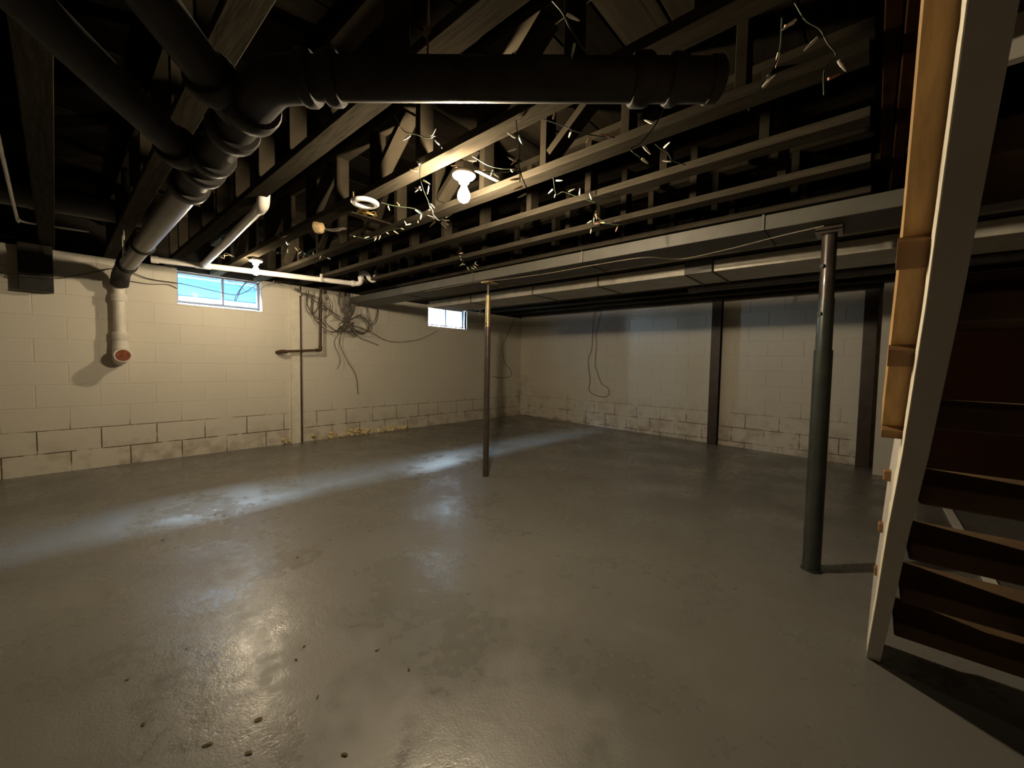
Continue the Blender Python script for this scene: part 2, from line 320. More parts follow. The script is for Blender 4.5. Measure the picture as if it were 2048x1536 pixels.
# ------------------------------------------------------------------ mesh helpers
class MB:
    def __init__(s): s.v = []; s.f = []
    def poly(s, vs, fs):
        n = len(s.v); s.v += [tuple(v) for v in vs]; s.f += [tuple(i+n for i in f) for f in fs]; return s
    def box(s, x0, x1, y0, y1, z0, z1):
        return s.poly([(x0,y0,z0),(x1,y0,z0),(x1,y1,z0),(x0,y1,z0),(x0,y0,z1),(x1,y0,z1),(x1,y1,z1),(x0,y1,z1)],
            [(0,3,2,1),(4,5,6,7),(0,1,5,4),(1,2,6,5),(2,3,7,6),(3,0,4,7)])
    def bbox(s, x0, x1, y0, y1, z0, z1, b=.004):
        """box with all edges chamfered"""
        X, Y, Z = (x0, x1), (y0, y1), (z0, z1)
        vs = []; idx = {}
        for i in (0, 1):
            for j in (0, 1):
                for k in (0, 1):
                    p = [X[i], Y[j], Z[k]]; d = [(1, -1)[i]*b, (1, -1)[j]*b, (1, -1)[k]*b]
                    for a in range(3):           # vertex lying on the face of axis a
                        q = list(p)
                        for t in range(3):
                            if t != a: q[t] += d[t]
                        idx[i, j, k, a] = len(vs); vs.append(q)
        fs = []
        def quad(l):
            fs.append(tuple(l))
        for a in range(3):
            o = [t for t in range(3) if t != a]
            for e in (0, 1):
                l = []
                for (u, w) in ((0, 0), (1, 0), (1, 1), (0, 1)):
                    c = [0, 0, 0]; c[a] = e; c[o[0]] = u; c[o[1]] = w
                    l.append(idx[c[0], c[1], c[2], a])
                quad(l)
            for u in (0, 1):
                for w in (0, 1):
                    c0 = [0, 0, 0]; c1 = [0, 0, 0]; c1[a] = 1
                    c0[o[0]] = c1[o[0]] = u; c0[o[1]] = c1[o[1]] = w
                    quad([idx[(*c0, o[0])], idx[(*c1, o[0])], idx[(*c1, o[1])], idx[(*c0, o[1])]])
        for i in (0, 1):
            for j in (0, 1):
                for k in (0, 1): quad([idx[i, j, k, 0], idx[i, j, k, 1], idx[i, j, k, 2]])
        return s.poly(vs, fs)
    def beam(s, p0, p1, w, h, up=(0, 0, 1)):
        p0, p1 = Vector(p0), Vector(p1); d = (p1-p0).normalized(); up = Vector(up)
        a = d.cross(up)
        if a.length < 1e-4: a = d.cross(Vector((1, 0, 0)))
        a.normalize(); b = a.cross(d)
        vs = []
        for p in (p0, p1):
            for (u, v) in ((-1, -1), (1, -1), (1, 1), (-1, 1)): vs.append(p+a*(u*w/2)+b*(v*h/2))
        return s.poly(vs, [(3,2,1,0),(4,5,6,7),(0,1,5,4),(1,2,6,5),(2,3,7,6),(3,0,4,7)])
    def tube(s, pts, r, n=8, cap=True):
        P = [Vector(p) for p in pts]
        rr = r if isinstance(r, (list, tuple)) else [r]*len(P)
        t0 = (P[1]-P[0]).normalized()
        a = t0.orthogonal().normalized()
        base = len(s.v); prev = t0
        for i, p in enumerate(P):
            if i == 0: t = t0
            elif i == len(P)-1: t = (P[i]-P[i-1]).normalized()
            else:
                t = (P[i+1]-P[i]).normalized()+(P[i]-P[i-1]).normalized()
                t = t.normalized() if t.length > 1e-5 else (P[i+1]-P[i]).normalized()
            q = prev.rotation_difference(t); a = q @ a; a = (a-t*a.dot(t)).normalized(); prev = t
            b = t.cross(a)
            for k in range(n):
                an = 2*math.pi*k/n
                s.v.append(tuple(p+(a*math.cos(an)+b*math.sin(an))*rr[i]))
        m = len(P)
        for i in range(m-1):
            for k in range(n):
                s.f.append((base+i*n+k, base+i*n+(k+1) % n, base+(i+1)*n+(k+1) % n, base+(i+1)*n+k))
        if cap:
            s.f.append(tuple(base+k for k in reversed(range(n))))
            s.f.append(tuple(base+(m-1)*n+k for k in range(n)))
        return s
    def lathe(s, prof, n=20, c=(0, 0, 0)):
        """profile of (radius, z), spun about the z axis"""
        base = len(s.v)
        for (r, z) in prof:
            for k in range(n):
                an = 2*math.pi*k/n
                s.v.append((c[0]+r*math.cos(an), c[1]+r*math.sin(an), c[2]+z))
        for i in range(len(prof)-1):
            for k in range(n):
                s.f.append((base+i*n+k, base+i*n+(k+1) % n, base+(i+1)*n+(k+1) % n, base+(i+1)*n+k))
        return s
    def mesh(s, name, mat, smooth=False):
        me = bpy.data.meshes.new(name); me.from_pydata(s.v, [], s.f); me.validate()
        import bmesh
        bm = bmesh.new(); bm.from_mesh(me); bmesh.ops.recalc_face_normals(bm, faces=bm.faces); bm.to_mesh(me); bm.free()
        if smooth:
            me.shade_smooth()
            if hasattr(me, 'set_sharp_from_angle'): me.set_sharp_from_angle(angle=math.radians(40))
        me.materials.append(M[mat] if isinstance(mat, str) else mat)
        return me
    def build(s, name, mat, parent=None, smooth=False):
        return link(name, s.mesh(name, mat, smooth), parent)

def link(name, me, parent=None, loc=None):
    o = bpy.data.objects.new(name, me); COL.objects.link(o)
    if parent is not None: o.parent = parent
    if loc is not None: o.location = loc
    return o

def thing(name, label, cat, group=None, loc=(0, 0, 0)):
    o = bpy.data.objects.new(name, None); COL.objects.link(o)
    o.empty_display_size = .05
    return tag(o, label, cat, group)
def tag(o, label, cat, group=None):
    o['label'] = label; o['category'] = cat
    if group: o['group'] = group
    return o
def struct(o): o['kind'] = 'structure'; return o

def smooth_line(pts, n=5):
    P = [Vector(p) for p in pts]
    if len(P) < 3: return P
    Q = [P[0]+(P[0]-P[1])]+P+[P[-1]+(P[-1]-P[-2])]
    out = []
    for i in range(1, len(Q)-2):
        for k in range(n):
            t = k/n; a, b, c, d = Q[i-1], Q[i], Q[i+1], Q[i+2]
            out.append(.5*((2*b)+(c-a)*t+(2*a-5*b+4*c-d)*t*t+(3*b-a-3*c+d)*t**3))
    out.append(P[-1]); return out

def set_base(o, at):
    """move an Empty to its base point, its children staying where they are"""
    at = Vector(at); o.location = at
    for ch in o.children: ch.location = ch.location-at
    return o

# ------------------------------------------------------------------ setting: floor, walls, ceiling
def build_floor():
    x0, x1, y0, y1 = -2.0, XW+.3, -1.6, YW+.3
    b = MB(); vs = []; fs = []
    n = 8
    for j in range(n+1):
        for i in range(n+1):
            x = x0+(x1-x0)*i/n; y = y0+(y1-y0)*j/n; vs.append((x, y, floor_z(y)))
    for j in range(n):
        for i in range(n): fs.append((j*(n+1)+i, j*(n+1)+i+1, (j+1)*(n+1)+i+1, (j+1)*(n+1)+i))
    b.poly(vs, fs)
    o = struct(b.build('floor', 'floor')); return o
build_floor()

WINDOWS = [(.86, 1.645, 1.615, 1.972), (4.06, 4.885, 1.645, 1.978)]
WTOP = 1.985

def split_rect(r, holes):
    out = [r]
    for h in holes:
        nxt = []
        for (a0, a1, b0, b1) in out:
            if h[1] <= a0 or h[0] >= a1 or h[3] <= b0 or h[2] >= b1: nxt.append((a0, a1, b0, b1)); continue
            if h[0] > a0: nxt.append((a0, h[0], b0, b1))
            if h[1] < a1: nxt.append((h[1], a1, b0, b1))
            m0, m1 = max(a0, h[0]), min(a1, h[1])
            if h[2] > b0: nxt.append((m0, m1, b0, h[2]))
            if h[3] < b1: nxt.append((m0, m1, h[3], b1))
        out = nxt
    return [q for q in out if q[1]-q[0] > .02 and q[3]-q[2] > .02]

BLOCK_CACHE = {}
def block_mesh(w, h, dep, c=.0015):
    """one block, face towards -Y at y=0, chamfered front"""
    key = (round(w, 3), round(h, 3), round(dep, 3))
    if key in BLOCK_CACHE: return BLOCK_CACHE[key]
    f = c*1.6
    b = MB()
    back = [(0, dep, 0), (w, dep, 0), (w, dep, h), (0, dep, h)]
    mid = [(0, c, 0), (w, c, 0), (w, c, h), (0, c, h)]
    front = [(f, 0, f), (w-f, 0, f), (w-f, 0, h-f), (f, 0, h-f)]
    fs = [(8, 9, 10, 11)]
    for k in range(4):
        k2 = (k+1) % 4
        fs += [(4+k, 4+k2, 8+k2, 8+k), (k, k2, 4+k2, 4+k)]
    b.poly(back+mid+front, fs)
    BLOCK_CACHE[key] = b.mesh('block', 'block')
    return BLOCK_CACHE[key]

def build_left_wall():
    holes = WINDOWS
    b = MB()
    for (x0, x1, z0, z1) in split_rect((-2.2, XW+.2, -.25, WTOP), holes):
        b.box(x0, x1, YW+.0014, YW+.20, z0, z1)
    w = struct(b.build('wall_left', 'mortar'))
    J = .004
    for k in range(0, 10):
        z0, z1 = -.022+.203*k, -.022+.203*(k+1)
        z0 = max(z0, -.06)
        if k == 0: z0 = -.09
        z1 = min(z1, WTOP)
        ph = .07 if k % 2 == 0 else .27
        x = ph-.4*5
        while x < XW:
            a0, a1 = max(x, -1.9)+J, min(x+.4, XW)-J
            if a1-a0 > .05:
                for (p0, p1, q0, q1) in split_rect((a0, a1, z0+J, z1-(J if k < 9 else 0)), holes):
                    lift = random.uniform(0, .0012)
                    link('block', block_mesh(p1-p0, q1-q0, .012+lift), w, (p0, YW-lift, q0))
            x += .4
    return w

def build_back_wall():
    b = MB(); b.box(XW+.003, XW+.20, -1.6, YW+.2, -.3, 2.056)
    w = struct(b.build('wall_back', 'mortar'))
    J = .004
    for k in range(-1, 11):
        z0, z1 = .203*k, .203*(k+1)
        z1 = min(z1, 2.055)
        ph = .27 if k % 2 == 0 else .07+.03
        y = ph-.4*5
        if z1-z0 < .05: continue
        while y < YW:
            a0, a1 = max(y, -1.4)+J, min(y+.4, YW)-J
            if a1-a0 > .05:
                lift = random.uniform(0, .0012)
                o = link('block', block_mesh(a1-a0, z1-z0-2*J, .012+lift), w, (XW-lift, a1, z0+J))
                o.rotation_euler = (0, 0, -math.pi/2)
            y += .4
    return w
build_left_wall(); build_back_wall()

def build_shell():
    b = MB(); b.box(-2.2, XW+.2, -1.75, -1.55, -.3, 3.1)
    struct(b.build('wall_right', 'dark_wall'))
    b = MB(); b.box(-2.25, -2.0, -1.7, YW+.2, -.3, 3.1)
    struct(b.build('wall_front', 'dark_wall'))
    # ceiling: slab over the boards, with the stairwell rising higher
    b = MB()
    b.box(-2.2, XW+.25, .06, YW+.45, 2.372, 2.47)
    b.box(2.93, XW+.25, -1.6, .06, 2.372, 2.47)
    b.box(-2.2, 2.93, -1.6, .06, 3.0, 3.1)
    b.box(-2.2, 2.93, .04, .10, 2.47, 3.0)
    b.box(2.90, 2.97, -1.6, .06, 2.47, 3.0)
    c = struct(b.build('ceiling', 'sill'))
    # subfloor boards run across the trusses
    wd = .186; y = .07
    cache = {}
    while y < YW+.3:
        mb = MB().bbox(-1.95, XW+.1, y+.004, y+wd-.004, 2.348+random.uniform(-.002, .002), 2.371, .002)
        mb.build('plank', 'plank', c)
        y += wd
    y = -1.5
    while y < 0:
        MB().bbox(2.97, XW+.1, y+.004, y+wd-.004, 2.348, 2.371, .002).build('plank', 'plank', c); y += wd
    # sill plates and rim boards on top of the block walls
    b = MB(); b.bbox(-2.0, XW, YW+.01, YW+.19, WTOP+.001, WTOP+.004+.0)
    b = MB().bbox(-2.0, XW+.19, YW+.16, YW+.20, WTOP+.002, 2.372)
    struct(b.build('trim_1', 'sill'))
    b = MB().bbox(XW-.012, XW+.15, -1.5, YW, 2.058, 2.11).bbox(XW+.15, XW+.19, -1.6, YW+.2, 2.03, 2.372).box(XW-.002, XW+.2, YW-.002, YW+.2, 1.95, 2.13)
    struct(b.build('trim_2', 'sill'))
    # white board partition right of the last steel beam
    b = MB().bbox(5.985, 6.02, -.43, -.05, -.14, 2.05, .003)
    struct(b.build('trim_3', 'panel'))
    b = MB().bbox(5.90, 5.98, -1.55, -.43, -.14, 2.05, .003)
    struct(b.build('trim_4', 'brown_board'))
build_shell()

# ------------------------------------------------------------------ windows and the outdoors
def build_window(i, w, split):
    x0, x1, z0, z1 = w
    ya, yb = YW+.095, YW+.135
    r = bpy.data.objects.new('window_%d' % i, None); COL.objects.link(r); struct(r)
    fr = .016 if i == 2 else .022
    MB().bbox(x0, x0+fr, ya, yb, z0, z1).build('frame_side', 'frame', r)
    MB().bbox(x1-fr, x1, ya, yb, z0, z1).build('frame_side', 'frame', r)
    MB().bbox(x0+fr, x1-fr, ya, yb, z0+.03, z0+.03+fr).build('frame_rail', 'frame', r)
    MB().bbox(x0+fr, x1-fr, ya, yb, z1-fr, z1).build('frame_rail', 'frame', r)
    xm = x0+(x1-x0)*split
    MB().bbox(xm-.010, xm+.010, ya-.004, yb-.01, z0+.03+fr, z1-fr).build('mullion', 'frame', r)
    for a, c in ((x0+fr, xm-.010), (xm+.010, x1-fr)):
        MB().box(a, c, ya+.018, ya+.022, z0+.03+fr, z1-fr).build('pane', 'glass', r)
    s = MB()
    s.poly([(x0, YW-.004, z0-.012), (x1, YW-.004, z0-.012), (x1, yb+.06, z0-.012), (x0, yb+.06, z0-.012),
            (x0, YW-.004, z0+.004), (x1, YW-.004, z0+.004), (x1, yb+.06, z0+.032), (x0, yb+.06, z0+.032)],
           [(0,3,2,1),(4,5,6,7),(0,1,5,4),(1,2,6,5),(2,3,7,6),(3,0,4,7)])
    s.build('sill', 'block', r)
    return r
build_window(1, WINDOWS[0], .535)
w2 = build_window(2, WINDOWS[1], .53)
MB().bbox(4.885, 4.897, YW-.012, YW+.05, 1.64, 1.965, .002).build('reveal_strip', 'pvc', w2)

def build_outside():
    b = MB(); b.box(-6, 14, YW+.205, YW+9, 1.45, 1.57)
    struct(b.build('ground', 'ground'))
    # neighbouring wall of horizontal siding close outside the first window
    t = thing('siding_wall', 'pale blue horizontal siding wall seen through the wider left window', 'siding')
    y = YW+1.25; z = 1.50; k = 0
    hs = [.21, .155, .155, .155, .125]
    for h in hs:
        m = MB()
        x0, x1 = -2.7, 2.75
        m.poly([(x0, y-.012, z), (x1, y-.012, z), (x1, y+.03, z), (x0, y+.03, z),
                (x0, y, z+h), (x1, y, z+h), (x1, y+.03, z+h), (x0, y+.03, z+h)],
               [(0,3,2,1),(4,5,6,7),(0,1,5,4),(1,2,6,5),(2,3,7,6),(3,0,4,7)])
        m.build('siding_board', 'siding', t); z += h
    for za, zb in ((2.085, 2.115), (1.78, 1.85)): MB().bbox(-2.7, 2.75, y-.03, y-.005, za, zb, .004).build('trim_strip', 'siding_trim', t)
    MB().poly([(-2.75, y-.06, z), (2.8, y-.06, z), (2.8, y+1.95, z+2.02), (-2.75, y+1.95, z+2.02), (-2.75, y-.06, z-.04), (2.8, y-.06, z-.04), (2.8, y+1.95, z-.04), (-2.75, y+1.95, z-.04)], [(0,1,2,3),(7,6,5,4),(0,4,5,1),(1,5,6,2),(2,6,7,3),(3,7,4,0)]).build('added_roof', 'added_roof', t)  # unseen roof wedge, added and pitched to cut the skylight and feed the floor glint
    MB().box(-2.7, 2.75, y+.03, y+1.9, 1.5, z-.04).build('house_body', 'siding', t)
    MB().bbox(2.76, 3.35, YW+.35, YW+1.9, 1.5, 2.95, .01).build('daylight_blocker', 'siding', t)  # unseen block, added to keep a daylight beam off the back wall
    set_base(t, (.8, y, 1.50))
    o = MB().box(-6, 14, YW+.20, YW+.30, 1.99, 5.2).box(-6, 14, YW+.30, YW+.62, 5.0, 5.2)
    struct(o.build('trim_5', 'siding'))
    t = thing('house_wall', 'pale neighbouring house wall seen blown out through the small far window', 'house')
    MB().bbox(2.9, 13.5, YW+3.2, YW+3.4, 1.5, 4.3, .01).build('wall_face', 'ground', t)
    MB().bbox(2.88, 13.5, YW+3.17, YW+3.2, 1.5, 1.75, .005).build('plinth', 'siding', t)
    set_base(t, (7.5, YW+3.2, 1.5))
    # loose shrub outside the far window
    s = MB(); rnd = random.Random(3)
    for _ in range(260):
        p = Vector((rnd.gauss(6.0, .30), rnd.gauss(YW+2.0, .22), 2.16+rnd.gauss(0, .12)))
        a = Vector((rnd.uniform(-1, 1), rnd.uniform(-1, 1), rnd.uniform(-1, 1))).normalized()*.055
        c = a.orthogonal().normalized()*.028
        s.poly([p-a, p+c, p+a, p-c], [(0, 1, 2, 3)])
    t = thing('shrub', 'leafy green shrub outside the small far window', 'shrub')
    o = s.build('foliage', 'foliage', t); o['kind'] = 'stuff'
    MB().tube([(6.0, YW+2.0, 1.55), (5.98, YW+2.0, 1.8), (6.02, YW+2.02, 2.15)], [.03, .025, .012], 7).build('stem', 'tread', t, True)
    set_base(t, (6.0, YW+2.0, 1.57))
build_outside()

# ------------------------------------------------------------------ open-web floor trusses
CH_Z, CH_W, CH_T = 1.99, .087, .036
def truss_parts(root, ya, yb, diag=False):
    w = CH_W
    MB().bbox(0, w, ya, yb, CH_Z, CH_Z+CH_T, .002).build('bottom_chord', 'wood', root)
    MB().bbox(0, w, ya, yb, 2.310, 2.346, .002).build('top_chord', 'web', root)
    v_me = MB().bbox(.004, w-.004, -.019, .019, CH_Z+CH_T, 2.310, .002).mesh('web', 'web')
    d = MB(); z0, z1 = 2.075, 2.300; dy = -.32
    d.beam((w/2, -.03, z0), (w/2, dy, z1), w-.008, .034)
    d_me = d.mesh('web', 'web')
    d2 = MB().beam((w/2, .03, 2.045), (w/2, .12+.05, 2.30), w-.008, .034).mesh('web', 'web')
    k = 0
    y = 1.25-.43*8
    while y < yb-.1:
        if y > ya+.08:
            link('web', v_me, root, (0, y, 0))
            if diag and y+dy > ya+.03 and k % 2 == 0: link('web', d_me, root, (0, y, 0))
        y += .43; k += 1
TX = [-.49, -.067, .32, .75, 1.175, 1.60, 2.015, 2.452, 2.87, 3.29, 3.71, 4.13, 4.55, 4.97, 5.39, 5.81, 6.16]
TL = ['dim timber floor truss beyond the frame, left of the one over the black wall block',
 'dim timber floor truss whose end sits over the black block on the wall',
 'timber floor truss crossed by the big drain pipe above the white wall stack',
 'wide-looking timber floor truss just right of the big drain pipe',
 'timber floor truss carrying the lit bulb by the window and the white ring',
 'timber floor truss just behind the near lit bulb, its side brightly lit',
 'timber floor truss next right after the one behind the near bulb',
 'timber floor truss second from the near sheet metal duct',
 'timber floor truss running along the near edge of the first duct',
 'timber floor truss hidden above the first duct',
 'timber floor truss in the gap between the two ducts',
 'timber floor truss above the bright near side of the far duct',
 'timber floor truss above the far edge of the far duct',
 'timber floor truss over the thin round pipe beyond the far duct',
 'timber floor truss between round pipe and back wall, nearer the pipe',
 'timber floor truss between round pipe and back wall, nearer the wall',
 'timber floor truss resting close against the top of the back block wall']
def copy_tree(o):
    c = o.copy(); COL.objects.link(c)
    for ch in o.children:
        d = ch.copy(); COL.objects.link(d); d.parent = c
    return c
protoA = protoB = protoD = None
for i, x in enumerate(TX):
    if i in (4, 5):
        if protoD is None:
            protoD = bpy.data.objects.new('floor_truss', None); COL.objects.link(protoD)
            truss_parts(protoD, .05, YW+.14, True); o = protoD
        else: o = copy_tree(protoD)
    elif x < 2.9:
        if protoA is None:
            protoA = bpy.data.objects.new('floor_truss', None); COL.objects.link(protoA)
            truss_parts(protoA, .05, YW+.14); o = protoA
        else: o = copy_tree(protoA)
    else:
        if protoB is None:
            protoB = bpy.data.objects.new('floor_truss', None); COL.objects.link(protoB)
            truss_parts(protoB, -1.5, YW+.14); o = protoB
        else: o = copy_tree(protoB)
    o.location = (x, 0, 0)
    tag(o, TL[i], 'truss', 'open-web timber floor trusses under the ceiling')

# stairwell trimmer boards on the right
t = thing('trimmer_beam', 'brown timber trimmer beam of two boards hanging beside the stair opening', 'beam')
MB().bbox(.98, 2.93, -.018, .022, 2.04, 2.345, .003).build('beam_board', 'brown_board', t)
MB().bbox(.98, 3.02, -.062, -.022, 2.00, 2.345, .003).build('beam_board', 'brown_board', t)
set_base(t, (1.8, -.02, 2.02))

# ------------------------------------------------------------------ ducts
def rect_duct(name, label, x0, x1, z0, z1, ys, matname, taper=None):
    t = thing(name, label, 'duct')
    for a, c in zip(ys[:-1], ys[1:]):
        MB().bbox(x0, x1, min(a, c)+.004, max(a, c)-.004, z0, z1, .003).build('duct_section', matname, t)
    for y in ys[1:-1]:
        m = MB()
        m.box(x0-.006, x0+.0, y-.006, y+.006, z0-.006, z1+.004).box(x0-.006, x1+.006, y-.006, y+.006, z0-.006, z0)
        m.box(x1, x1+.006, y-.006, y+.006, z0-.006, z1+.004)
        m.build('flange', 'seam', t)
    set_base(t, ((x0+x1)/2, (ys[0]+ys[-1])/2, z0))
    return t
rect_duct('sheet_metal_duct', 'long dull grey sheet metal duct resting over the two steel posts', 2.67, 3.02, 1.83, 1.912,
          [5.33, 4.1, 2.9, 1.685, .5, -.7, -1.5], 'duct')
far = rect_duct('sheet_metal_duct', 'far bright-sided sheet metal duct running nearer the back wall', 3.29, 3.75, 1.77, 1.855,
          [4.42, 3.60, 2.66, 1.90, 1.13, .93, -.2, -1.5], 'duct2')
# dropped fitting of the far duct
MB().bbox(3.265, 3.289, .93, 1.13, 1.765, 1.86, .003).build('collar', 'duct', far).location = -Vector(far.location)
t = thing('round_pipe', 'thin grey round pipe running between the far duct and back wall', 'pipe')
MB().tube([(4.35, 1.45, 1.85), (4.35, -1.5, 1.85)], .037, 12).build('pipe_body', 'gray_pipe', t, True)
MB().tube([(4.35, 1.45, 1.85), (4.35, 1.37, 1.85)], .043, 12).build('end_cap', 'gray_pipe', t, True)
MB().tube([(4.35, .2, 1.85), (4.35, .15, 1.85)], .041, 12).build('coupling', 'gray_pipe', t, True)
for y in (1.1, -.4): MB().box(4.345, 4.355, y-.01, y+.01, 1.88, 1.99).build('hanger', 'seam', t)
set_base(t, (4.35, 0, 1.85))

# ------------------------------------------------------------------ posts and wall beams
def hcyl(x, y, r0, z0, z1, n=20): return MB().tube([(x, y, z0), (x, y, z1)], r0, n)
t = thing('steel_post', 'slim dark brown adjustable steel post standing mid-floor before the windows', 'post')
x, y = 2.765, 2.782; zf = floor_z(y)
hcyl(x, y, .0295, zf, 1.40).build('lower_tube', 'steel_dark', t, True)
hcyl(x, y, .0235, 1.40, 1.71).build('upper_tube', 'steel_gold', t, True)
hcyl(x, y, .032, 1.375, 1.402).build('collar', 'steel_dark', t, True)
hcyl(x, y, .012, 1.71, 1.815).build('jack_screw', 'steel_dark', t, True)
hcyl(x, y, .026, 1.70, 1.715).build('nut', 'steel_dark', t, True)
MB().bbox(x-.05, x+.09, y-.05, y+.05, 1.815, 1.829, .002).build('top_plate', 'steel_gold', t)
MB().tube([(x-.04, y-.005, 1.43), (x+.04, y-.005, 1.43)], .006, 8).build('pin', 'steel_dark', t, True)
set_base(t, (x, y, zf))
t = thing('steel_post', 'thick dark green telescoping steel post standing on the right near the stair', 'post')
x, y = 2.848, .211; zf = floor_z(y)
hcyl(x, y, .044, zf, 1.16).build('lower_tube', 'steel_green', t, True)
hcyl(x, y, .0385, 1.16, 1.44).build('middle_tube', 'steel_green', t, True)
hcyl(x, y, .035, 1.44, 1.79).build('upper_tube', 'steel_dark', t, True)
for z in (1.62, 1.36):
    MB().tube([(x-.03, y+.02, z), (x-.04, y+.026, z)], .012, 8).build('pin_hole', 'black_hole', t, True)
MB().bbox(x-.06, x+.06, y-.06, y+.06, 1.79, 1.829, .003).build('top_plate', 'steel_dark', t)
hcyl(x, y, .052, zf, zf+.012).build('base_ring', 'steel_green', t, True)
set_base(t, (x, y, zf))

def ibeam(label, x, y, h):
    t = thing('wall_brace', label, 'steel beam', 'steel beams bracing the back wall')
    zf = floor_z(y); w = .062
    MB().bbox(x-.05, x-.042, y-w, y+w, zf, h, .002).build('flange', 'steel_dark', t)
    MB().bbox(x+.042, x+.05, y-w, y+w, zf, h, .002).build('flange', 'steel_dark', t)
    MB().box(x-.042, x+.042, y-.004, y+.004, zf, h).build('beam_web', 'steel_dark', t)
    set_base(t, (x, y, zf))
ibeam('dark steel wall beam in the middle of the back wall, left of the near post', 6.33, 1.70, 2.054)
ibeam('dark steel wall beam at the right end of the back wall by the white board', 6.33, .045, 2.054)

# ------------------------------------------------------------------ big drain pipes
def ring(mb, p, d, r, l, n=20):
    p, d = Vector(p), Vector(d).normalized()
    mb.tube([p-d*l/2, p-d*(l/2-.008), p+d*(l/2-.008), p+d*l/2], [r*.94, r, r, r*.94], n)
    return mb
t = thing('drain_pipe', 'big dark cast iron drain run with wye fittings, ending at the white wall stack', 'pipe')
ax, az = .43, 1.85
R0 = .057
MB().tube([(ax, 5.02, az-.005), (ax, 2.42, az)], R0, 24).build('main_pipe', 'gray_pipe', t, True)
m = MB(); ring(m, (ax, 3.92, az), (0, 1, 0), .070, .05); m.build('hub', 'iron', t, True)
m = MB(); ring(m, (ax, 4.88, az), (0, 1, 0), .073, .07); ring(m, (ax, 4.78, az), (0, 1, 0), .067, .03); m.build('coupling', 'iron', t, True)
MB().tube(smooth_line([(ax, 4.9, az), (ax, 5.12, az), (ax-.008, 5.25, az-.035), (ax-.015, 5.315, az-.12)], 5), .066, 20).build('elbow', 'iron', t, True)
MB().tube([(ax, 2.46, az), (ax, 1.42, az)], .060, 24).build('wye_body', 'iron', t, True)
for (yy, r, l) in ((2.40, .078, .075), (2.13, .080, .06), (1.98, .078, .06), (1.70, .080, .065), (1.50, .082, .06)):
    m = MB(); ring(m, (ax, yy, az), (0, 1, 0), r, l, 24); m.build('hub', 'iron', t, True)
A = G['P']['brA']; B = G['P']['brB']
def ext(p, q, k): p, q = Vector(p), Vector(q); return q+(q-p)*k
a1 = Vector((ax, 2.16, az)); a0 = Vector(A[0]); far_a = a1+(a0-a1)*1.6
MB().tube([a1, far_a], .054, 20).build('branch_pipe', 'iron', t, True)
m = MB(); ring(m, a1+(a0-a1).normalized()*.16, a0-a1, .073, .07); m.build('hub', 'iron', t, True)
b1 = Vector((ax, 1.60, az)); b0 = Vector(B[0]); far_b = b1+(b0-b1)*2.4
MB().tube([b1, far_b], .054, 20).build('branch_pipe', 'iron', t, True)
m = MB(); ring(m, b1+(b0-b1).normalized()*.15, b0-b1, .073, .06); m.build('hub', 'iron', t, True)
c0, c1 = Vector((.455, 1.275, 1.848)), Vector((1.115, .535, 1.862))
MB().tube(smooth_line([(ax, 1.50, az), (ax, 1.40, az), (.440, 1.315, 1.85), c0+(c1-c0)*.06], 6), .062, 20).build('elbow', 'iron', t, True)
m = MB(); ring(m, c0+(c1-c0)*.06, c1-c0, .072, .035); ring(m, c0+(c1-c0)*.13, c1-c0, .070, .04); m.build('hub', 'iron', t, True)
cd = (c1-c0).normalized()
MB().tube([c0, c0+cd*1.2], .056, 28).build('cross_pipe', 'iron', t, True)
m = MB(); ring(m, c0+cd*1.0, cd, .068, .05, 24); ring(m, c0+cd*1.09, cd, .066, .03, 24); m.build('hub', 'iron', t, True)
MB().tube([c0+cd*1.19, c0+cd*1.215, c0+cd*1.225], [.060, .060, .05], 24).build('end_cap', 'iron', t, True)
m = MB(); m.box(ax-.075, ax-.068, 4.18, 4.21, az-.02, 1.99).box(ax-.066, ax-.058, 4.38, 4.40, az-.02, 2.0)
m.build('strap', 'white_pipe', t)
hang = MB().tube([(.75, 1.02, 1.91), (.75, 1.02, 2.31)], .004, 6); ring(hang, (.75, 1.02, 2.02), (0, 0, 1), .014, .02, 8)
hang.build('hanger_rod', 'steel_gold', t, True)
set_base(t, (ax, 3.0, az))

t = thing('waste_stack', 'white vertical waste pipe on the left wall with a rust-plugged open tee', 'pipe')
sx_, sy_ = .412, 5.345
MB().tube([(sx_, sy_, 1.75), (sx_, sy_, 1.12)], .045, 20).build('stack_pipe', 'white_pipe', t, True)
m = MB(); ring(m, (sx_, sy_, 1.62), (0, 0, 1), .056, .05); ring(m, (sx_, sy_, 1.585), (0, 0, 1), .060, .018); m.build('hub', 'white_pipe', t, True)
m = MB(); ring(m, (sx_, sy_, 1.25), (0, 0, 1), .058, .075); m.build('hub', 'white_pipe', t, True)
MB().tube([(sx_, sy_, 1.21), (sx_, sy_, 1.17), (sx_, sy_, 1.09), (sx_, sy_+.02, 1.045), (sx_, sy_+.08, 1.03), (sx_, YW, 1.03)], [.052, .056, .062, .060, .055, .05], 20).build('tee_body', 'white_pipe', t, True)
fd = Vector((.03, -1, -.12)).normalized(); fp = Vector((sx_, sy_, 1.085))
MB().tube([fp, fp+fd*.13], .060, 24).build('tee_mouth', 'white_pipe', t, True)
m = MB(); ring(m, fp+fd*.125, fd, .068, .035, 24); m.build('mouth_rim', 'white_pipe', t, True)
MB().tube([fp+fd*.12, fp+fd*.147], .052, 24).build('rust_plug', 'rust', t, True)
MB().tube([fp+fd*.147, fp+fd*.152], .018, 6).build('plug_nut', 'rust', t, True)
set_base(t, (sx_, sy_, 1.03))

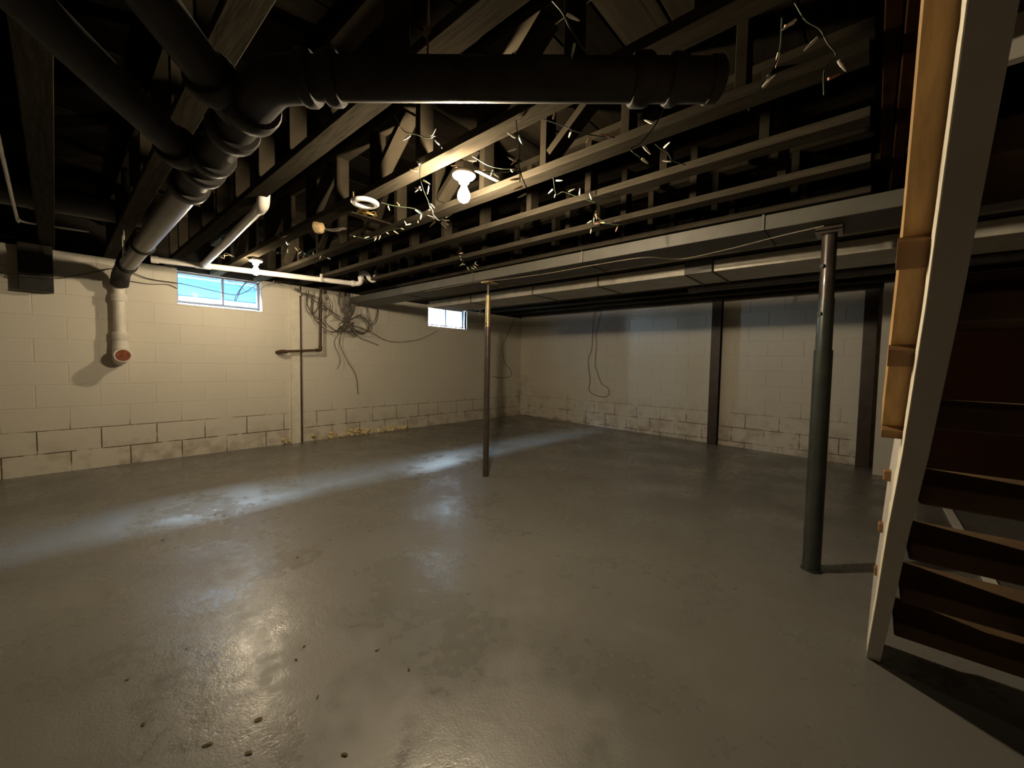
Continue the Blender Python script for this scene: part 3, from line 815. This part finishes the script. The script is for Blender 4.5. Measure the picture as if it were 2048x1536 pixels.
t = thing('plastic_drain_line', 'white plastic drain line running under the trusses past the lit window bulb', 'pipe')
p0, p1 = Vector((.60, 4.95, 1.945)), Vector((2.29, 4.52, 1.945))
MB().tube([p0, p1], .027, 16).build('pipe_body', 'pvc', t, True)
MB().tube([p0, p0+(p1-p0).normalized()*.05], .033, 16).build('end_hub', 'pvc', t, True)
q0, q1 = Vector((.965, 4.86, 1.947)), Vector((.832, 2.76, 1.953))
MB().tube([q0, q1], .027, 16).build('branch_pipe', 'pvc', t, True)
m = MB(); ring(m, q0-Vector((0, .05, 0)), (0, 1, 0), .033, .07); ring(m, (.965, 4.857, 1.945), (p1-p0), .033, .12); m.build('tee', 'pvc', t, True)
MB().tube(smooth_line([q1+Vector((.003, .04, 0)), q1, q1+Vector((-.003, -.05, .012)), q1+Vector((-.004, -.07, .07))], 5), .034, 16).build('elbow', 'pvc', t, True)
MB().tube([q1+Vector((-.004, -.07, .06)), q1+Vector((-.004, -.07, .36))], .027, 16).build('riser', 'pvc', t, True)
tr = [Vector(p) for p in G['P']['trap']]
MB().tube(smooth_line([p1]+[Vector((2.33, 4.50, 1.945)), Vector((2.365, 4.48, 1.96)), Vector((2.37, 4.47, 2.03)), Vector((2.385, 4.46, 2.065)), Vector((2.425, 4.44, 2.07)), Vector((2.45, 4.43, 2.02)), Vector((2.485, 4.41, 1.995)), Vector((2.515, 4.40, 2.03)), Vector((2.52, 4.395, 2.10))], 5), .027, 14).build('trap_bend', 'pvc', t, True)
m = MB(); ring(m, (2.30, 4.518, 1.945), (p1-p0), .034, .04); ring(m, (2.37, 4.47, 2.01), (0, 0, 1), .033, .03); ring(m, (2.516, 4.40, 2.05), (0, 0, 1), .033, .03); m.build('socket', 'pvc', t, True)
MB().box(1.95, 1.97, 4.565, 4.58, 1.915, 2.0).build('strap', 'pvc', t)
set_base(t, (1.4, 4.7, 1.945))

t = thing('gas_pipe', 'rusty dark gas pipe with an elbow on the left wall under the cable tangle', 'pipe')
g0, g1, g2, g3 = [Vector(p) for p in G['P']['gas']]
MB().tube([g0-Vector((0, 0, .1)), g2+Vector((0, 0, .03))], .0155, 12).build('drop_pipe', 'rust_pipe', t, True)
MB().tube(smooth_line([g2+Vector((0, 0, .05)), g2+Vector((0, 0, .01)), g2+Vector((-.012, 0, -.003)), g2+Vector((-.06, 0, -.003))], 4), .021, 12).build('elbow', 'rust_pipe', t, True)
MB().tube([g2+Vector((-.03, 0, -.003)), g3], .0155, 12).build('cross_pipe', 'rust_pipe', t, True)
MB().tube([g3+Vector((.05, 0, 0)), g3, g3+Vector((-.03, .03, -.005)), g3+Vector((-.035, .1, -.01))], [.023, .024, .022, .018], 12).build('wall_elbow', 'rust_pipe', t, True)
set_base(t, g2)

t = thing('conduit', 'thin brown conduit running up the wall beside the cream board', 'conduit')
c_ = [Vector(p) for p in G['P']['cond']]
MB().tube([c_[0], c_[1]], .0085, 10).build('tube', 'rust_pipe', t, True)
MB().tube([c_[0]+Vector((0, 0, -.04)), c_[0]+Vector((0, 0, .01))], .014, 10).build('connector', 'pvc', t, True)
MB().tube([c_[0], c_[0]+Vector((0, .01, .1))], .005, 8).build('feed_cable', 'cable', t, True)
set_base(t, c_[1])

o = MB().bbox(1.953, 2.058, YW-.035, YW-.003, -.01, 1.98, .003).build('wall_board', 'cream')
tag(o, 'cream painted vertical board on the left wall right of the window', 'board')

t = thing('support_block', 'dark timber block hung on the left wall under the first truss', 'block')
MB().bbox(-.19, .005, 5.30, 5.445, 1.60, 1.985, .004).build('block_body', 'iron', t)
MB().bbox(-.19, .005, 5.292, 5.30, 1.94, 1.985, .002).build('cap_strip', 'sill', t)
set_base(t, (-.09, 5.37, 1.6))

t = thing('water_pipe', 'thin white water pipe bent in an L above the left trusses', 'pipe')
tp = [Vector(p) for p in G['P']['thin']]
MB().tube(smooth_line([tp[0]+(tp[0]-tp[1])*.5, tp[0], tp[1]+Vector((0, -.06, 0)), tp[1]+Vector((.015, 0, 0)), tp[2], tp[3]], 4), .009, 8).build('tube', 'pvc', t, True)
MB().tube([tp[1]+Vector((.0, -.05, 0)), tp[1]+Vector((.004, -.02, 0))], .013, 8).build('elbow_socket', 'pvc', t, True)
set_base(t, tp[1])
t = thing('round_duct', 'dim beige round duct crossing above the left trusses near the wall', 'duct')
MB().tube([(-1.2, 4.60, 2.16), (.62, 4.33, 2.16)], .085, 18).build('duct_body', 'duct', t, True)
MB().tube([(-.1, 4.437, 2.16), (-.06, 4.431, 2.16)], .089, 18).build('joint_band', 'duct', t, True)
set_base(t, (-.3, 4.46, 2.16))

# ------------------------------------------------------------------ lights, ring and oddments on the ceiling
def lampholder(label, x, y, z, box_top):
    t = thing('bulb_holder', label, 'light', 'bare bulbs in porcelain holders')
    MB().lathe([(.0, .014), (.052, .014), (.057, .009), (.057, .002), (.050, -.006), (.030, -.012), (.026, -.030), (.023, -.034), (.0, -.034)], 28, (x, y, z)).build('porcelain_base', 'porcelain', t, True)
    MB().lathe([(.017, -.030), (.017, -.040), (.0135, -.044)], 18, (x, y, z)).build('screw_cap', 'steel_gold', t, True)
    # lit A-shape bulb
    pr = []
    for (r, d) in ((.0135, .040), (.015, .052), (.021, .066), (.028, .080), (.0305, .094), (.0285, .108), (.021, .119), (.010, .1255), (0, .127)): pr.append((r, -d))
    MB().lathe(pr, 16, (x, y, z)).build('bulb', 'bulb' if box_top else 'bulb_window', t, True)
    if box_top:
        MB().lathe([(.0, .055), (.048, .055), (.05, .05), (.05, .015), (0, .015)], 8, (x, y, z)).build('ceiling_box', 'seam', t)
        MB().beam((1.262, y, z+.055+.008), (1.60, y, z+.063), .025, .014).build('hanger_bar', 'seam', t)
    else:
        MB().bbox(x-.043, x+.043, y-.06, y+.06, z+.0145, 1.9895, .002).build('mounting_block', 'wood', t)
    set_base(t, (x, y, z)); return t
lampholder('lit bare bulb in a white porcelain holder, nearer one, mid-ceiling between trusses', 1.362, 1.551, 1.973, True)
lampholder('lit bare bulb in a white porcelain holder, far one above the left window', 1.258, 4.33, 1.962, False)

t = thing('mounting_ring', 'white plastic mounting ring hanging under a truss left of the near bulb', 'ring')
x, y, z = 1.205, 2.225, 1.962
MB().lathe([(.046, .012), (.046, -.004), (.052, -.010), (.070, -.010), (.078, -.002), (.078, .006), (.070, .012), (.046, .012)], 32, (x, y, z)).build('rim', 'plastic', t, True)
MB().lathe([(.046, .012), (.044, .024), (.0, .024)], 32, (x, y, z)).build('cup', 'black_hole', t, True)
MB().tube([(x-.06, y+.02, z+.01), (x-.06, y+.02, z+.05)], .004, 6).build('screw', 'steel_gold', t, True)
set_base(t, (x, y, z))

t = thing('nest', 'small tan papery nest lump stuck under a truss left of the white ring', 'nest')
n0 = Vector((1.216, 2.873, 1.965)); m = MB()
m.lathe([(.0, -.045), (.02, -.042), (.036, -.025), (.042, 0), (.036, .018), (.02, .026), (0, .027)], 10, n0)
m.v = [tuple(Vector(v)+Vector((random.uniform(-.004, .004), random.uniform(-.004, .004), random.uniform(-.004, .004)))) for v in m.v]
m.build('nest_body', 'nest', t, True)
for k in range(5):
    a = n0+Vector((random.uniform(-.01, .02), random.uniform(-.03, .03), .0))
    MB().tube(smooth_line([a, a+Vector((.05, -.03+.01*k, -.01)), a+Vector((.09+.02*k, -.06, -.015+.01*k)), a+Vector((.13, -.10+.03*k, .01))], 3), .0022, 5).build('twig', 'cable', t)
set_base(t, n0)

t = thing('brass_wire_coil', 'tangled brass wire coil lying up between trusses behind the ring', 'wire')
b0 = Vector((1.43, 2.62, 2.05)); pts = []
for k in range(46):
    a = k*.75; pts.append(b0+Vector((.06*math.cos(a)+random.uniform(-.012, .012), .07*math.sin(a)+random.uniform(-.012, .012), random.uniform(-.02, .02))))
MB().tube(smooth_line(pts, 2), .0022, 5).build('wire_loops', 'brass', t, True)
MB().beam((1.26, 2.62, 2.026), (1.60, 2.62, 2.026), .06, .012).build('support_strip', 'web', t)
set_base(t, b0)

# strings of small unlit lights
BULB_ME = {}
for c in ('mini_clear', 'mini_red', 'mini_orange', 'mini_green'):
    BULB_ME[c] = MB().lathe([(.0, .012), (.0038, .011), (.0042, .004), (.0042, -.006), (.0030, -.010), (.0030, -.016), (.0014, -.024), (.0, -.027)], 7).mesh('mini_bulb', c, True)
SL_LABEL = {
 'a': 'light string dangling left of the near lit bulb with a splayed cluster end', 'b': 'light string dangling straight right of the near lit bulb',
 'c': 'light string swagged just behind and right of the near lit bulb', 'd': 'short light string strung right from the second truss, above the bulb',
 'e': 'light string dangling from the right end of the big crossing pipe', 'f': 'thin light string dangling in the dark ceiling right of the crossing pipe',
 'g': 'light string of scattered bulbs in the dark near the brown trimmer beam', 'h': 'short dark light string at the top centre near the ceiling',
 'i': 'dark light string with a red bulb draped over a web left of the bulb', 'j': 'light string running right of and under the white mounting ring',
 'k': 'dark light string crossing two trusses beyond the lit window bulb', 'l': 'dark light string draped along the truss beside the window bulb',
 'm': 'small light string bunch on the third truss right of the bulb', 'n': 'short light string on the truss under the dangling pipe-end string',
 'o': 'few lights hung right of and below the near bulb', 'p': 'light string looped over a truss above the slim post',
 'q': 'short light string hooked over the plastic drain branch', 's': 'dark light string hanging across the right pane of the left window'}
for key, pts in G['ST'].items():
    line = smooth_line(pts, 6)
    t = thing('light_string', SL_LABEL[key], 'string lights', 'unlit mini light strings hung from the trusses')
    MB().tube(line, .0022, 5).build('wire', 'green_wire', t, True)
    rnd = random.Random(key)
    acc = 0; step = .030 if key in 'ab' else .075
    nxt = step*.5
    for a, c in zip(line[:-1], line[1:]):
        seg = (c-a).length
        while acc+seg >= nxt and seg > 1e-6:
            p = a+(c-a)*((nxt-acc)/seg)
            hue = rnd.choice(['mini_clear']*6+['mini_red', 'mini_orange', 'mini_orange', 'mini_green'])
            if key == 'i': hue = 'mini_red' if nxt < .05 else 'mini_clear'
            o = link('mini_bulb', BULB_ME[hue], t)
            d = Vector((rnd.uniform(-1, 1), rnd.uniform(-1, 1), rnd.uniform(-.9, .7))).normalized()
            o.rotation_euler = (-d).to_track_quat('Z', 'Y').to_euler()
            o.location = p+d*.024
            nxt += step
        acc += seg
    if key == 'a':
        for k in range(5):
            d = Vector((math.cos(k*.7-.6)*.66, -math.cos(k*.7-.6)*.75, -.75+.25*k)).normalized()
            o = link('mini_bulb', BULB_ME['mini_clear'], t); o.rotation_euler = (-d).to_track_quat('Z', 'Y').to_euler(); o.location = Vector(pts[-2])+d*.03
    set_base(t, pts[0])

# ------------------------------------------------------------------ cables
CL = {'upper': ('thin dark cable sagging along the top left wall behind the stack', 'cable', .004),
 'win': ('thin dark cable sagging across the left window panes', 'cable', .004),
 'win2': ('thin dark cable ending at the left edge of the left window', 'cable', .0035),
 'loop': ('narrow dark cable loop hanging in the right pane of the left window', 'cable', .004),
 'back': ('long brown cable loop hanging down the middle of the back wall', 'cable_tan', .005),
 'corner': ('thin cable curling down the wall by the far corner', 'cable', .005),
 'hang1': ('shorter loose cable tail hanging below the tangle', 'cable_tan', .004),
 'hang2': ('longer loose cable tail hanging down the wall below the tangle', 'cable_tan', .004),
 'swag': ('thin tan cable swagged from the tangle towards the far window', 'cable_tan', .0035),
 'tail': ('stiff cable end poking right from the tangle', 'cable_tan', .0035),
 'duct': ('thin pale cable slung under the first duct past the posts', 'cable_tan', .004)}
for k, pts in G['CA'].items():
    lab, mt, r = CL[k]
    o = MB().tube(smooth_line(pts, 6), r, 6).build('cable', mt, None, True)
    tag(o, lab, 'cable')
t = thing('cable_tangle', 'big tangle of grey cables bunched on the left wall between the windows', 'cables')
for pts in G['TG']:
    P = smooth_line(pts, 5)
    for rep in range(2):
        off = Vector((random.uniform(-.02, .02), random.uniform(-.05, .05), random.uniform(-.02, .02)))
        MB().tube([p+off*math.sin(math.pi*i/max(1, len(P)-1)) for i, p in enumerate(P)], .0042, 6).build('cable', 'cable' if rep else 'cable_tan', t, True)
for k in range(12):
    x = 2.60+random.uniform(-.09, .12); q = Vector((2.62, 5.33, 1.60))
    MB().tube(smooth_line([(x, 5.36, 1.98), (x+random.uniform(-.02, .02), 5.34, 1.80), q+Vector((random.uniform(-.03, .03), 0, random.uniform(-.03, .03))), q+Vector((random.uniform(-.10, .10), -.02, -.13+random.uniform(-.04, .04))), q+Vector((random.uniform(-.04, .12), .0, -.02))], 5), .0042, 6).build('cable', 'cable' if k % 2 else 'cable_tan', t, True)
MB().tube([(2.585, 5.33, 1.60), (2.66, 5.33, 1.60)], .03, 10).build('tie', 'cable', t, True)
set_base(t, (2.62, 5.33, 1.6))
t = thing('cable_coil', 'small coil of white cable on the wall right of the far window', 'cable')
c0 = Vector(G['coil'][0])
m = MB()
for k in range(3):
    rr = .052-.006*k
    m.tube([c0+Vector((rr*math.cos(a*.35)*1.05, -.008*k, rr*math.sin(a*.35))) for a in range(19)], .0045, 6)
m.build('coil_loops', 'cable_white', t, True)
MB().tube(smooth_line([c0+Vector((.03, 0, -.03)), c0+Vector((.045, 0, -.1)), c0+Vector((.07, .01, -.2))], 4), .004, 6).build('loose_end', 'cable', t, True)
MB().tube([c0+Vector((0, .045, .05)), c0+Vector((0, -.02, .05))], .005, 6).build('hook', 'steel_dark', t, True)
set_base(t, c0)

# ------------------------------------------------------------------ staircase on the right
def build_stair():
    t = thing('staircase', 'steep open wooden basement staircase with a grey-white stringer on the right', 'stairs')
    th = math.radians(48); d = Vector((-math.cos(th), 0, math.sin(th))); n = Vector((math.sin(th), 0, math.cos(th)))
    foot = Vector((2.132, 0, -.099)); W = .040; H = .225
    prof = [(0, -.035), (.25, -.040), (.5, -.045), (.95, -.051), (1.30, -.060), (1.7, -.064), (2.05, -.063), (2.6, -.060), (3.2, -.058)]
    def st(y_off, mat, name, w=W):
        m = MB(); vs = []
        for (s, y) in prof:
            p = foot+d*s; p.y = y+y_off
            if s == 0:  # plumb cut resting on the floor
                vs += [Vector((p.x, p.y, floor_z(p.y))), Vector((p.x, p.y-w, floor_z(p.y))), Vector((p.x+.16, p.y-w, floor_z(p.y))), Vector((p.x+.16, p.y, floor_z(p.y)))]
            else: vs += [p, p+Vector((0, -w, 0)), p+n*H+Vector((0, -w, 0)), p+n*H]
        k = len(prof); fs = [(0, 1, 2, 3), tuple(4*(k-1)+i for i in (3, 2, 1, 0))]
        for i in range(k-1):
            for j in range(4): fs.append((4*i+j, 4*i+(j+1) % 4, 4*i+4+(j+1) % 4, 4*i+4+j))
        m.poly(vs, fs); return m.build(name, mat, t)
    near = st(0, 'stringer', 'stringer')
    st(-.92, 'tread', 'stringer')
    # ragged cream paint run along the edge of the near stringer's outer face
    m = MB(); vs = []; fs = []; rnd = random.Random(5); K = 70
    for i in range(K+1):
        s = .02+2.55*i/K
        for a, c in zip(prof[:-1], prof[1:]):
            if a[0] <= s <= c[0]: y = a[1]+(c[1]-a[1])*(s-a[0])/(c[0]-a[0])
        p = foot+d*s; p.y = y+.0015
        hh = .045+rnd.uniform(0, .024)
        vs += [p+n*.001, p+n*hh]
    for i in range(K): fs.append((2*i, 2*i+2, 2*i+3, 2*i+1))
    m.poly(vs, fs); c = m.build('paint_edge', 'cream', near)
    mod = c.modifiers.new('thick', 'SOLIDIFY'); mod.thickness = .0014; mod.offset = 1
    # bare wood board along the top of the near stringer, with cleats under it
    off = .07
    def rail(s0, s1, y0, y1, h0, h1, mat, name):
        vs = []
        for s, ya in ((s0, y0), (s1, y1)):
            p = foot+d*s
            vs += [p+n*h0+Vector((0, ya, 0)), p+n*h0+Vector((0, -.067, 0)), p+n*h1+Vector((0, -.067, 0)), p+n*h1+Vector((0, ya, 0))]
        return MB().poly(vs, [(0, 1, 2, 3), (7, 6, 5, 4)]+[(j, (j+1) % 4, 4+(j+1) % 4, 4+j) for j in range(4)]).build(name, mat, t)
    rail(1.285, 1.80, -.022, -.028, off, off+.11, 'pine', 'side_board')
    rail(1.80, 2.6, -.028, -.026, off, off+.11, 'pine', 'side_board')
    for s0, s1 in ((1.288, 1.315), (1.515, 1.56), (1.745, 1.80)):
        rail(s0, s1, -.022, -.022, off-.016, off-.0005, 'pine_dark', 'cleat')
    # open treads
    for k in range(-5, 9):
        zt = .985+.205*k; xb = 1.215-.185*k
        if zt < .0: continue
        MB().bbox(xb, xb+.235, -.952, -.100, zt-.052, zt, .004).build('tread', 'tread', t)
    for z, x in ((.36, 1.90), (.565, 1.74), (.77, 1.56)):
        MB().bbox(x, x+.03, -.062, -.036, z-.03, z, .003).build('cleat', 'pine_dark', t)
    set_base(t, (2.15, -.5, -.1))
build_stair()
o = MB().bbox(1.86, 1.90, -.95, -.075, 1.96, 2.30, .003).build('stairwell_header', 'stringer')
tag(o, 'grey painted header board across the stairwell behind the stringer top', 'board')
s0, s1 = [Vector(p) for p in G['P']['stick']]
s0 = s1+(s0-s1)*.8
o = MB().beam(s0+Vector((0, 0, .008)), s1+Vector((0, 0, .008)), .05, .012).build('white_strip', 'pvc')
tag(o, 'white strip of trim lying on the floor behind the open stair treads', 'trim strip')

# ------------------------------------------------------------------ foam crust and leaf scraps
t = thing('foam_crust', 'bumpy yellow-brown foam crust along the foot of the wall by the cream board', 'foam')
rnd = random.Random(11)
for k in range(72):
    u = rnd.random()**.8; x = 1.84+1.80*u
    if 1.965 < x < 2.062: continue
    hmax = .085*(1-abs(u-.42)*1.25)+.02
    z = rnd.uniform(0, max(.012, hmax)); r = rnd.uniform(.014, .030)
    m = MB().lathe([(0, -r), (r*.7, -r*.7), (r, 0), (r*.7, r*.7), (0, r)], 7, (x, YW-.004-rnd.uniform(0, .012)-.012*(z < .03), z))
    m.v = [tuple(Vector(v)+Vector((rnd.uniform(-.3, .3), rnd.uniform(-.2, .2), rnd.uniform(-.3, .3)))*r) for v in m.v]
    m.build('foam_lump', 'foam', t, True)
set_base(t, (2.5, YW-.01, 0))

for k, p in enumerate(G['P']['leaf']):
    p = Vector(p); rnd = random.Random(100+k)
    L = rnd.uniform(.006, .011)*(1.3 if k in (0, 3, 6) else 1); a = rnd.uniform(0, 6.28)
    m = MB(); vs = []; n = 9
    vs.append((0, 0, .004))
    for i in range(n):
        an = 2*math.pi*i/n; r = L*(1+.3*rnd.uniform(-1, 1)); vs.append((r*math.cos(an), .55*r*math.sin(an), .001+.003*rnd.random()))
    fs = [(0, 1+i, 1+(i+1) % n) for i in range(n)]+[tuple(range(n, 0, -1))]
    m.poly(vs, fs); o = m.build('leaf_scrap', 'leaf')
    o.location = (p.x, p.y, floor_z(p.y)+.0005); o.rotation_euler = (0, 0, a)
    if k == 0: tag(o, 'round tan-brown leaf scrap in the middle of the near floor', 'leaf')
    elif k in (10, 11, 12, 13, 14, 15, 16): tag(o, 'tiny dark leaf scrap in the scattered row by the bluish light streak', 'leaf', 'leaf scraps along the light streak')
    else: tag(o, 'small dark dry leaf scrap on the near half of the grey floor', 'leaf', 'leaf scraps on the near floor')
